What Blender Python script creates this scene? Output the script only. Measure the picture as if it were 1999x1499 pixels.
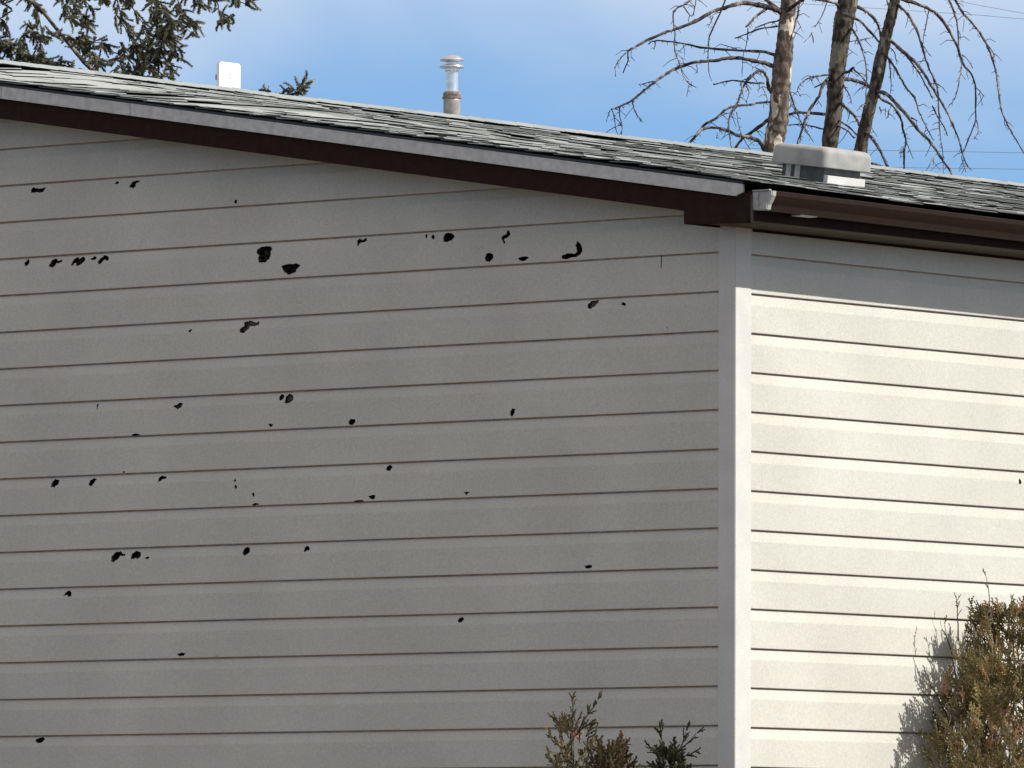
import bpy, bmesh, math, random
import numpy as np
from mathutils import Vector, Matrix, noise
from mathutils.geometry import delaunay_2d_cdt

R = math.radians
for o in list(bpy.data.objects): bpy.data.objects.remove(o)
scene = bpy.context.scene
COL = scene.collection

# ------------------------------------------------------------------ camera
IW, IH = 1999.0, 1499.0
FPX = 16231.55
YAW, PITCH, ROLL = 0.683750937, 0.0641072996, 0.00315184877
CAM = Vector((26.06323989, -33.79732334, -3.2))
DZ = 0.0
fw = Vector((-math.sin(YAW)*math.cos(PITCH), math.cos(YAW)*math.cos(PITCH), math.sin(PITCH)))
r0 = Vector((math.cos(YAW), math.sin(YAW), 0)); u0 = r0.cross(fw)
rt = r0*math.cos(ROLL) + u0*math.sin(ROLL); up = -r0*math.sin(ROLL) + u0*math.cos(ROLL)
cam_d = bpy.data.cameras.new('camera'); cam = bpy.data.objects.new('camera', cam_d); COL.objects.link(cam)
cam.matrix_world = Matrix(((rt.x, up.x, -fw.x, CAM.x), (rt.y, up.y, -fw.y, CAM.y), (rt.z, up.z, -fw.z, CAM.z), (0, 0, 0, 1)))
cam_d.sensor_fit = 'HORIZONTAL'; cam_d.sensor_width = 36.0; cam_d.lens = 36.0*FPX/IW
cam_d.clip_start = 0.5; cam_d.clip_end = 5000
scene.camera = cam

# ------------------------------------------------------------------ light
SUN_EL, SUN_S = R(39.9), R(20)         # elevation, horizontal angle from +X towards +Y
sd = Vector((math.cos(SUN_EL)*math.cos(SUN_S), math.cos(SUN_EL)*math.sin(SUN_S), math.sin(SUN_EL)))
sl = bpy.data.lights.new('sun', 'SUN'); sl.energy = 4.2; sl.angle = R(0.5); sl.color = (1.0, 0.965, 0.87)
so = bpy.data.objects.new('sun', sl); COL.objects.link(so)
so.rotation_mode = 'QUATERNION'; so.rotation_quaternion = sd.to_track_quat('Z', 'Y'); so.location = (10, 5, 30)
world = bpy.data.worlds.new('World'); scene.world = world; world.use_nodes = True
nt = world.node_tree; nt.nodes.clear()
def N(t, ty, **kw):
    n = t.nodes.new(ty)
    for k, v in kw.items():
        if hasattr(n, k): setattr(n, k, v)
    return n
wo = N(nt, 'ShaderNodeOutputWorld'); bg = N(nt, 'ShaderNodeBackground'); bg.inputs[1].default_value = 0.115
sky = N(nt, 'ShaderNodeTexSky', sky_type='NISHITA', sun_disc=False, sun_elevation=SUN_EL, sun_rotation=math.pi/2-SUN_S,
        altitude=600, air_density=1.0, dust_density=0.4, ozone_density=1.6)
tc = N(nt, 'ShaderNodeTexCoord'); sep = N(nt, 'ShaderNodeSeparateXYZ'); cmb = N(nt, 'ShaderNodeCombineXYZ')
mz = N(nt, 'ShaderNodeMath', operation='MULTIPLY_ADD'); mz.inputs[1].default_value = 1.0; mz.inputs[2].default_value = 0.16
nt.links.new(tc.outputs['Generated'], sep.inputs[0])
nt.links.new(sep.outputs[0], cmb.inputs[0]); nt.links.new(sep.outputs[1], cmb.inputs[1])
nt.links.new(sep.outputs[2], mz.inputs[0]); nt.links.new(mz.outputs[0], cmb.inputs[2])
nrm = N(nt, 'ShaderNodeVectorMath', operation='NORMALIZE'); nt.links.new(cmb.outputs[0], nrm.inputs[0])
nt.links.new(nrm.outputs[0], sky.inputs[0])
# thin high cloud veil
mp = N(nt, 'ShaderNodeMapping'); mp.inputs['Scale'].default_value = (1, 1, 2.6); mp.inputs['Location'].default_value = (0.3, 0.1, 0.05)
nt.links.new(tc.outputs['Generated'], mp.inputs[0])
cn = N(nt, 'ShaderNodeTexNoise'); cn.inputs['Scale'].default_value = 11.0; cn.inputs['Detail'].default_value = 5.0; cn.inputs['Roughness'].default_value = 0.5
cn.inputs['Distortion'].default_value = 0.35
nt.links.new(mp.outputs[0], cn.inputs[0])
grad = N(nt, 'ShaderNodeMapRange'); grad.inputs['From Min'].default_value = 0.085; grad.inputs['From Max'].default_value = 0.112
grad.inputs['To Min'].default_value = -0.30; grad.inputs['To Max'].default_value = 0.20
nt.links.new(sep.outputs[2], grad.inputs[0])
ad = N(nt, 'ShaderNodeMath', operation='ADD'); nt.links.new(cn.outputs[0], ad.inputs[0]); nt.links.new(grad.outputs[0], ad.inputs[1])
cr = N(nt, 'ShaderNodeMapRange', interpolation_type='SMOOTHSTEP'); cr.inputs['From Min'].default_value = 0.30; cr.inputs['From Max'].default_value = 0.80
cr.inputs['To Min'].default_value = 0.0; cr.inputs['To Max'].default_value = 0.9
nt.links.new(ad.outputs[0], cr.inputs[0])
mx = N(nt, 'ShaderNodeMix', data_type='RGBA'); mx.inputs[7].default_value = (4.5, 5.2, 6.3, 1)
lo = N(nt, 'ShaderNodeMix', data_type='RGBA', blend_type='MULTIPLY'); lo.inputs[0].default_value = 1.0; lo.inputs[7].default_value = (1.005, 1.165, 1.235, 1)
nt.links.new(sky.outputs[0], lo.inputs[6])
nt.links.new(cr.outputs[0], mx.inputs[0]); nt.links.new(lo.outputs[2], mx.inputs[6])
hi_ = N(nt, 'ShaderNodeMapRange', interpolation_type='SMOOTHSTEP'); hi_.inputs['From Min'].default_value = 0.13; hi_.inputs['From Max'].default_value = 0.45
nt.links.new(sep.outputs[2], hi_.inputs[0])
hm_ = N(nt, 'ShaderNodeMix', data_type='RGBA', blend_type='MULTIPLY'); hm_.inputs[7].default_value = (1.10, 0.81, 0.595, 1)
nt.links.new(hi_.outputs[0], hm_.inputs[0]); nt.links.new(mx.outputs[2], hm_.inputs[6])
nt.links.new(hm_.outputs[2], bg.inputs[0]); nt.links.new(bg.outputs[0], wo.inputs[0])

vs = scene.view_settings; vs.view_transform = 'Standard'; vs.look = 'None'; vs.exposure = 0.31; vs.gamma = 1.0
scene.render.engine = 'CYCLES'
scene.render.resolution_x = 1024; scene.render.resolution_y = 768

# ------------------------------------------------------------------ helpers
def ray(x, y): return (fw*FPX + rt*(x-IW/2) - up*(y-IH/2)).normalized()
def at_depth(x, y, d):                       # point seen at a photo position, d metres ahead
    v = fw*FPX + rt*(x-IW/2) - up*(y-IH/2); return CAM + v*(d/FPX)
def on_y(x, y, Y=0.0):
    v = ray(x, y); return CAM + v*((Y-CAM.y)/v.y)
def on_x(x, y, X=0.0):
    v = ray(x, y); return CAM + v*((X-CAM.x)/v.x)
def px_per_m(p): return FPX/((p-CAM).dot(fw))

def mesh_obj(name, bm, mat, parent=None, smooth=False):
    me = bpy.data.meshes.new(name); bm.to_mesh(me); bm.free()
    for m in (mat if isinstance(mat, (list, tuple)) else [mat]): me.materials.append(m)
    if smooth:
        for p in me.polygons: p.use_smooth = True
    o = bpy.data.objects.new(name, me); COL.objects.link(o)
    if parent is not None: o.parent = parent
    return o
def raw_obj(name, verts, faces, mat, parent=None, smooth=False, mi=None, tone=None):
    me = bpy.data.meshes.new(name); me.from_pydata(verts, [], faces)
    for m in (mat if isinstance(mat, (list, tuple)) else [mat]): me.materials.append(m)
    if mi is not None: me.polygons.foreach_set('material_index', mi)
    if smooth: me.polygons.foreach_set('use_smooth', [True]*len(me.polygons))
    if tone is not None:
        a = me.attributes.new('tone', 'FLOAT', 'FACE'); a.data.foreach_set('value', tone)
    me.update()
    o = bpy.data.objects.new(name, me); COL.objects.link(o)
    if parent is not None: o.parent = parent
    return o
def tag(o, label=None, cat=None, group=None, kind=None):
    if label: o['label'] = label
    if cat: o['category'] = cat
    if group: o['group'] = group
    if kind: o['kind'] = kind
    return o
def thing(name, label, cat, loc=(0, 0, 0), group=None):
    o = bpy.data.objects.new(name, None); COL.objects.link(o); o.empty_display_size = 0.2
    o.location = (0, 0, 0)
    return tag(o, label, cat, group)
def prism(bm, poly, ext):                    # polygon of points + extrusion vector
    a = [bm.verts.new(Vector(p)) for p in poly]; b = [bm.verts.new(Vector(p)+Vector(ext)) for p in poly]
    n = len(a); bm.faces.new(a); bm.faces.new(b[::-1])
    for i in range(n): bm.faces.new((a[i], b[i], b[(i+1) % n], a[(i+1) % n]))
def fix(bm): bmesh.ops.recalc_face_normals(bm, faces=bm.faces[:]); return bm
def bevel(bm, w, seg=1):
    bmesh.ops.bevel(bm, geom=bm.edges[:], offset=w, segments=seg, affect='EDGES', profile=0.6); return bm
def box(bm, x0, x1, y0, y1, z0, z1):
    prism(bm, [(x0, y0, z0), (x1, y0, z0), (x1, y1, z0), (x0, y1, z0)], (0, 0, z1-z0))
def lathe(bm, prof, c, n=28):                # prof: (r, z) list
    rows = []
    for (r, z) in prof:
        rows.append([bm.verts.new((c[0]+r*math.cos(2*math.pi*i/n), c[1]+r*math.sin(2*math.pi*i/n), z)) for i in range(n)])
    for a, b in zip(rows, rows[1:]):
        for i in range(n): bm.faces.new((a[i], a[(i+1) % n], b[(i+1) % n], b[i]))
    if prof[0][0] > 1e-4: bm.faces.new(rows[0][::-1])
    if prof[-1][0] > 1e-4: bm.faces.new(rows[-1])
class Tubes:                                 # collects tapering tubes in one mesh
    def __init__(s): s.v = []; s.f = []
    def tube(s, pts, rad, sides=6):
        n = len(pts); base = len(s.v); ref = Vector((0.3, 0.2, 0.93))
        for i, p in enumerate(pts):
            t = (pts[min(i+1, n-1)]-pts[max(i-1, 0)])
            if t.length < 1e-9: t = Vector((0, 0, 1))
            t.normalize()
            if abs(t.dot(ref)) > .95: ref = Vector((0.9, 0.3, 0.1))
            a = t.cross(ref).normalized(); b = t.cross(a)
            for k in range(sides):
                w = 2*math.pi*k/sides
                s.v.append(tuple(p + (a*math.cos(w)+b*math.sin(w))*rad[i]))
        for i in range(n-1):
            for k in range(sides):
                k2 = (k+1) % sides
                s.f.append((base+i*sides+k, base+i*sides+k2, base+(i+1)*sides+k2, base+(i+1)*sides+k))
        s.f.append(tuple(base+k for k in range(sides))[::-1]); s.f.append(tuple(base+(n-1)*sides+k for k in range(sides)))
    def obj(s, name, mat, parent=None, smooth=True): return raw_obj(name, s.v, s.f, mat, parent, smooth)
def smoothpts(pts, per=4):                   # Catmull-Rom through tuples of numbers
    out = []; n = len(pts)
    for i in range(n-1):
        p0, p1, p2, p3 = [np.array(pts[max(0, min(n-1, j))], float) for j in (i-1, i, i+1, i+2)]
        for k in range(per):
            t = k/per
            out.append(.5*((2*p1)+(-p0+p2)*t+(2*p0-5*p1+4*p2-p3)*t*t+(-p0+3*p1-3*p2+p3)*t**3))
    out.append(np.array(pts[-1], float)); return out

# ------------------------------------------------------------------ materials
def mat(name, col, rough=0.6, noise_amt=0.0, nscale=8.0, col2=None, metal=0.0, bump=0.0, bscale=60.0, stretch=None, spec=0.5, lo=.35, hi=.65, detail=5):
    m = bpy.data.materials.new(name); m.use_nodes = True; t = m.node_tree; b = t.nodes['Principled BSDF']
    b.inputs['Base Color'].default_value = (*col, 1); b.inputs['Roughness'].default_value = rough
    b.inputs['Metallic'].default_value = metal; b.inputs['Specular IOR Level'].default_value = spec
    geo = N(t, 'ShaderNodeNewGeometry'); src = geo.outputs['Position']
    if stretch:
        mpn = N(t, 'ShaderNodeMapping'); mpn.inputs['Scale'].default_value = stretch; t.links.new(src, mpn.inputs[0]); src = mpn.outputs[0]
    if col2 is not None:
        n = N(t, 'ShaderNodeTexNoise'); n.inputs['Scale'].default_value = nscale; n.inputs['Detail'].default_value = detail
        t.links.new(src, n.inputs[0])
        mr = N(t, 'ShaderNodeMapRange'); mr.inputs['From Min'].default_value = lo; mr.inputs['From Max'].default_value = hi
        t.links.new(n.outputs[0], mr.inputs[0])
        x = N(t, 'ShaderNodeMix', data_type='RGBA'); x.inputs[6].default_value = (*col, 1); x.inputs[7].default_value = (*col2, 1)
        t.links.new(mr.outputs[0], x.inputs[0]); t.links.new(x.outputs[2], b.inputs['Base Color'])
    if bump:
        n2 = N(t, 'ShaderNodeTexNoise'); n2.inputs['Scale'].default_value = bscale; n2.inputs['Detail'].default_value = 4
        t.links.new(src, n2.inputs[0]); bp = N(t, 'ShaderNodeBump'); bp.inputs['Strength'].default_value = bump; bp.inputs['Distance'].default_value = 0.01
        t.links.new(n2.outputs[0], bp.inputs['Height']); t.links.new(bp.outputs[0], b.inputs['Normal'])
    return m
M_SIDE = mat('vinyl_siding', (0.60, 0.593, 0.543), 0.5, col2=(0.52, 0.512, 0.468), nscale=1.6, detail=12, bump=0.12, bscale=35, spec=0.3, lo=.3, hi=.7)
def add_grain(m, scale, lo_, hi__):
    t = m.node_tree; b = t.nodes['Principled BSDF']; src = b.inputs['Base Color'].links[0].from_socket
    g = N(t, 'ShaderNodeNewGeometry'); n = N(t, 'ShaderNodeTexNoise'); n.inputs['Scale'].default_value = scale; n.inputs['Detail'].default_value = 3; n.inputs['Roughness'].default_value = .6
    t.links.new(g.outputs['Position'], n.inputs[0])
    r = N(t, 'ShaderNodeMapRange'); r.inputs['From Min'].default_value = .36; r.inputs['From Max'].default_value = .64; r.inputs['To Min'].default_value = lo_; r.inputs['To Max'].default_value = hi__
    t.links.new(n.outputs[0], r.inputs[0])
    x = N(t, 'ShaderNodeMix', data_type='RGBA', blend_type='MULTIPLY'); x.inputs[0].default_value = 1.0
    t.links.new(src, x.inputs[6]); t.links.new(r.outputs[0], x.inputs[7]); t.links.new(x.outputs[2], b.inputs['Base Color'])
add_grain(M_SIDE, 120, .90, 1.08)
M_GROOVE = mat('shaded_dirty_lap', (0.36, 0.27, 0.21), 0.8, col2=(0.48, 0.39, 0.32), nscale=14)  # brown dirt tint, with the lap line's shade also put into the colour
M_TRIM = mat('white_trim', (0.64, 0.635, 0.615), 0.6, col2=(0.58, 0.575, 0.56), nscale=5, spec=0.12)
M_SOFF = mat('soffit', (0.11, 0.104, 0.09), 0.8, col2=(0.085, 0.078, 0.068), spec=.1, nscale=9)
add_grain(M_TRIM, 120, .93, 1.05)
M_BROWN = mat('brown_paint', (0.030, 0.0155, 0.012), 0.8, col2=(0.020, 0.011, 0.009), nscale=20, bump=.15, bscale=50, spec=.12)
M_GUTTER = mat('brown_gutter_paint', (0.024, 0.012, 0.008), 0.6, col2=(0.018, 0.010, 0.007), nscale=25, spec=.15)
M_METAL = mat('weathered_metal', (0.60, 0.605, 0.60), 0.6, col2=(0.46, 0.465, 0.465), nscale=22, metal=0.0, bump=.1, bscale=60)
M_ENDCAP = mat('pale_metal', (0.44, 0.46, 0.45), 0.6, col2=(0.30, 0.31, 0.31), nscale=30, metal=0.0)
M_GALV = mat('galvanised', (0.82, 0.83, 0.84), 0.30, col2=(0.62, 0.64, 0.66), nscale=30, metal=0.75)
M_OLDPIPE = mat('weathered_pipe', (0.52, 0.51, 0.48), 0.5, col2=(0.34, 0.29, 0.24), nscale=16, metal=0.3)
M_RUST = mat('rusty_collar', (0.28, 0.23, 0.21), 0.7, col2=(0.11, 0.075, 0.065), nscale=30)
M_VENT = mat('vent_grey', (0.36, 0.36, 0.355), 0.6, col2=(0.29, 0.29, 0.285), nscale=14, spec=.15, bump=.1, bscale=90)
M_VENTD = mat('vent_throat', (0.10, 0.11, 0.11), 0.6, col2=(0.07, 0.075, 0.075), nscale=15)
M_WHITE = mat('white_plastic', (0.85, 0.86, 0.80), 0.4)
M_MARK = mat('grey_mark', (0.55, 0.57, 0.54), 0.5)
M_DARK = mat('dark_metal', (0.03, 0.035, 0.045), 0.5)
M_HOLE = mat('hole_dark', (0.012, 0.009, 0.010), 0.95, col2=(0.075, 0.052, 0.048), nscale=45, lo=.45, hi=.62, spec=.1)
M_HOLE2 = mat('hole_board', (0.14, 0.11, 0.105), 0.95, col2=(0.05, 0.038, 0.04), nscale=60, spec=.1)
M_WIRE = mat('wire', (0.16, 0.20, 0.27), 0.6)
M_GROUND = mat('dry_lawn', (0.145, 0.11, 0.065), 0.95, col2=(0.095, 0.075, 0.045), nscale=0.8, spec=.1)
M_CONC = mat('foundation_concrete', (0.33, 0.32, 0.30), 0.85, col2=(0.26, 0.25, 0.24), nscale=5)

def shingle_mat():
    m = bpy.data.materials.new('asphalt_shingle'); m.use_nodes = True; t = m.node_tree; b = t.nodes['Principled BSDF']
    b.inputs['Roughness'].default_value = 0.95; b.inputs['Specular IOR Level'].default_value = 0.15
    at = N(t, 'ShaderNodeAttribute', attribute_name='tone')
    geo = N(t, 'ShaderNodeNewGeometry')
    n = N(t, 'ShaderNodeTexNoise'); n.inputs['Scale'].default_value = 220; n.inputs['Detail'].default_value = 2
    t.links.new(geo.outputs['Position'], n.inputs[0])
    n2 = N(t, 'ShaderNodeTexNoise'); n2.inputs['Scale'].default_value = 9; n2.inputs['Detail'].default_value = 4
    t.links.new(geo.outputs['Position'], n2.inputs[0])
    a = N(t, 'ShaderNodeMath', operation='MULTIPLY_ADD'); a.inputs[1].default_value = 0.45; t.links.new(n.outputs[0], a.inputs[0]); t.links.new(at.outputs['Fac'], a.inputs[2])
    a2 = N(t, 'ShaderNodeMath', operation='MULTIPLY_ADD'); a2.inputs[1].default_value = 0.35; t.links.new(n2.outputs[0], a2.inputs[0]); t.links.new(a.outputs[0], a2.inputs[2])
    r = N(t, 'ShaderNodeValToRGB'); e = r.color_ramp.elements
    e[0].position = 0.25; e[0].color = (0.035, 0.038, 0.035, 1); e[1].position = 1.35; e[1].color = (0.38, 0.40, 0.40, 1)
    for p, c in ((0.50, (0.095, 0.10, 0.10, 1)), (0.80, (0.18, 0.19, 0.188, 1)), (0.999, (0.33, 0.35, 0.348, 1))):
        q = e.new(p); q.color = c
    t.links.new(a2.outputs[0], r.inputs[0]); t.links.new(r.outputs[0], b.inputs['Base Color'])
    return m
M_SHING = shingle_mat()

# ------------------------------------------------------------------ ground
GZ = -4.8
bm = bmesh.new(); bmesh.ops.create_grid(bm, x_segments=60, y_segments=60, size=400)
for v in bm.verts:
    d = (Vector((v.co.x, v.co.y, 0))).length
    v.co.z = GZ + (0 if d < 60 else noise.noise(v.co*0.01)*1.5*min(1, (d-60)/100)-.0)
tag(mesh_obj('ground', bm, M_GROUND, None, True), kind='structure')

# ------------------------------------------------------------------ house
house = thing('house', 'single storey house with pale hail-pocked lap siding, brown fascia and grey shingle roof', 'house')
S = 0.2032; ZA = 0.0262; ZB = 0.0173          # course height; z of the lap lines on the two walls
RX = -6.0; LEN = 14.0
PROF = [(0.0, 0.0130), (0.0035, 0.0142), (0.70*S, 0.0125), (S-0.0088, 0.0015), (S-0.0083, -0.002), (S, -0.002)]
def off(t):
    for (a, oa), (b, ob) in zip(PROF, PROF[1:]):
        if t <= b+1e-9: return oa + (ob-oa)*max(0, t-a)/(b-a)
    return PROF[-1][1]
# holes traced from the photograph in zoomed views: (x0, y0, scale), outlines
HT = {
 'a': (0, 320, 3.332, [[(200,190),(203,158),(215,150),(250,160),(300,150),(285,175),(265,185),(230,184)], [(742,125),(752,115),(765,112),(770,128),(758,133)],
   [(842,140),(858,115),(880,106),(910,105),(900,120),(882,130),(882,150),(865,158),(848,152)], [(1527,240),(1535,232),(1546,235),(1544,250),(1538,262),(1530,255)],
   [(1222,1080),(1235,1078),(1255,1067),(1245,1085),(1235,1097)]]),
 'b': (0, 460, 6.663, [[(310,350),(345,315),(360,298),(378,330),(375,365),(350,390),(315,388)],
   [(645,405),(640,370),(665,320),(700,297),(740,300),(745,325),(770,325),(795,300),(808,320),(800,345),(765,358),(738,355),(722,385),(700,405),(670,412)],
   [(925,390),(935,345),(960,300),(990,278),(1015,280),(1030,305),(1050,285),(1075,268),(1105,290),(1100,330),(1070,365),(1010,395),(990,375),(990,345),(965,360),(945,390)],
   [(1172,298),(1195,285),(1215,262),(1240,265),(1248,295),(1225,315),(1180,312)],
   [(1270,330),(1310,285),(1340,255),(1380,252),(1408,285),(1412,315),(1390,325),(1365,310),(1335,335),(1310,365),(1285,372)]]),
 'c': (440, 460, 6.815, [[(412,215),(425,180),(470,150),(530,135),(590,140),(625,175),(608,205),(605,260),(590,310),(545,350),(480,365),(445,350),(438,300),(450,260),(425,240)],
   [(752,405),(800,385),(880,375),(960,368),(1002,390),(990,420),(960,440),(945,480),(900,505),(845,518),(800,495),(768,450)],
   [(235,1165),(270,1140),(330,1130),(375,1145),(405,1160),(430,1135),(450,1160),(435,1190),(390,1208),(325,1205),(305,1245),(270,1280),(235,1300),(200,1290),(190,1245),(220,1220),(250,1200)]]),
 'd': (780, 430, 4.9975, [[(245,145),(255,128),(268,150),(265,175),(250,170)], [(305,150),(320,135),(340,155),(335,185),(315,180)],
   [(425,175),(430,140),(470,120),(510,130),(535,160),(510,200),(465,215),(430,208)],
   [(995,165),(1035,140),(1045,95),(1065,100),(1080,130),(1060,165),(1025,180),(1035,225),(1015,225)],
   [(835,375),(850,325),(880,318),(915,330),(918,370),(880,412),(845,398)], [(1158,370),(1200,355),(1250,355),(1265,370),(1215,398),(1180,390)],
   [(1583,360),(1600,335),(1650,322),(1710,328),(1735,300),(1715,245),(1740,200),(1775,240),(1790,290),(1770,335),(1720,360),(1640,380),(1595,378)]]),
 'e': (600, 400, 2.6653, [[(257,182),(270,172),(285,182),(300,170),(310,185),(290,195),(272,200),(265,215),(258,210)],
   [(1455,520),(1475,498),(1510,493),(1512,510),(1490,530),(1470,542),(1458,538)], [(1627,520),(1640,505),(1655,515),(1658,522),(1640,522)],
   [(215,1125),(225,1115),(252,1113),(252,1130),(235,1145),(218,1142)], [(1055,1075),(1070,1058),(1084,1062),(1080,1085),(1068,1103),(1057,1092)],
   [(1836,264),(1841,264),(1843,328),(1839,330)], [(1872,636),(1876,634),(1884,654),(1881,657)]]),
 'f': (0, 700, 2.856, [[(965,265),(990,255),(1000,245),(1022,252),(1010,275),(990,283)], [(1552,212),(1565,196),(1580,200),(1583,215),(1570,232),(1558,232)],
   [(1587,245),(1592,210),(1610,195),(1632,205),(1636,230),(1615,248),(1598,250)], [(1495,365),(1510,362),(1525,366),(1522,375),(1508,382)],
   [(735,426),(755,417),(785,422),(780,430),(740,431)], [(283,715),(290,685),(305,670),(330,676),(325,700),(305,718)], [(493,705),(498,680),(520,663),(538,670),(525,695),(510,712)],
   [(878,693),(885,660),(900,650),(920,655),(930,665),(905,672),(890,685)], [(1304,685),(1312,663),(1319,685)], [(1308,715),(1318,700),(1323,720),(1314,730)],
   [(1406,752),(1415,745),(1423,765),(1415,775)], [(1405,815),(1420,806),(1445,808),(1445,816),(1415,819)], [(1970,798),(1995,790),(2030,790),(2030,797),(1985,800)],
   [(620,1130),(622,1100),(640,1080),(670,1072),(680,1085),(698,1090),(696,1100),(670,1098),(655,1120),(640,1132)],
   [(728,1117),(735,1085),(755,1070),(780,1078),(785,1100),(772,1118),(755,1110),(745,1118)], [(808,1108),(820,1103),(835,1108),(820,1121)],
   [(1352,1085),(1360,1060),(1375,1047),(1392,1058),(1390,1080),(1370,1100),(1357,1095)], [(1693,1075),(1700,1050),(1715,1040),(1725,1055),(1725,1072),(1712,1068),(1700,1080)],
   [(350,1320),(362,1305),(375,1293),(395,1300),(398,1322),(385,1330),(372,1318),(360,1322)], [(535,262),(540,246),(546,262),(541,285)], [(680,632),(694,628),(708,634),(690,638)]]),
 'g': (0, 1100, 2.856, [[(990,503),(1015,497),(1038,502),(1025,516),(1005,518)], [(193,985),(215,972),(240,968),(246,983),(230,998),(205,1000)], [(1198,519),(1208,511),(1218,520)]]),
 'h': (600, 750, 2.998, [[(458,495),(465,478),(480,470),(495,485),(485,505),(465,507)], [(360,652),(380,648),(402,652),(398,668),(385,675),(370,668)],
   [(917,630),(935,628),(953,630),(935,652)], [(1620,1062),(1645,1058),(1668,1058),(1665,1075),(1635,1078)], [(878,1385),(888,1365),(905,1360),(915,1375),(905,1390),(885,1395)]]),
}
def roundpoly(p, it=1):
    for _ in range(it):
        q = []
        for i in range(len(p)):
            a, b = np.array(p[i]), np.array(p[(i+1) % len(p)]); q += [a*.78+b*.22, a*.22+b*.78]
        p = q
    return [tuple(x) for x in p]
_hr = random.Random(9)
def ragged(p):
    q = []
    for i in range(len(p)):
        a, b = np.array(p[i]), np.array(p[(i+1) % len(p)]); d = b-a; L = float(np.hypot(*d)); nn = np.array((-d[1], d[0]))/(L+1e-9)
        q.append(tuple(a))
        if L > .006:
            k = 2 if L > .016 else 1
            for j in range(k): q.append(tuple(a+d*((j+1)/(k+1)+_hr.uniform(-.1, .1))+nn*_hr.uniform(-.16, .16)*min(L, .02)))
    return q
def inside(pt, poly):
    x, y = pt; c = False; n = len(poly)
    for i in range(n):
        x1, y1 = poly[i]; x2, y2 = poly[i-1]
        if (y1 > y) != (y2 > y) and x < (x2-x1)*(y-y1)/(y2-y1)+x1: c = not c
    return c
PALE = {('f', 0), ('c', 2), ('e', 1), ('f', 2), ('f', 12), ('a', 3), ('e', 5), ('e', 6), ('f', 19), ('f', 20), ('f', 9)}
holesA = []
for key, (hx, hy, sc, polys) in HT.items():
    for i, p in enumerate(polys):
        w = [on_y(hx+a/sc, hy+b/sc, -0.010) for a, b in p]
        holesA.append((ragged([(v.x, v.z) for v in w]), (key, i) in PALE))
w = [on_x(1350+a/2.998, 900+b/2.998, 0.01) for a, b in [(1914,135),(1914,112),(1922,100),(1930,118),(1926,138)]]
holesB = [(roundpoly([(v.y, v.z) for v in w]), True)]

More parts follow.
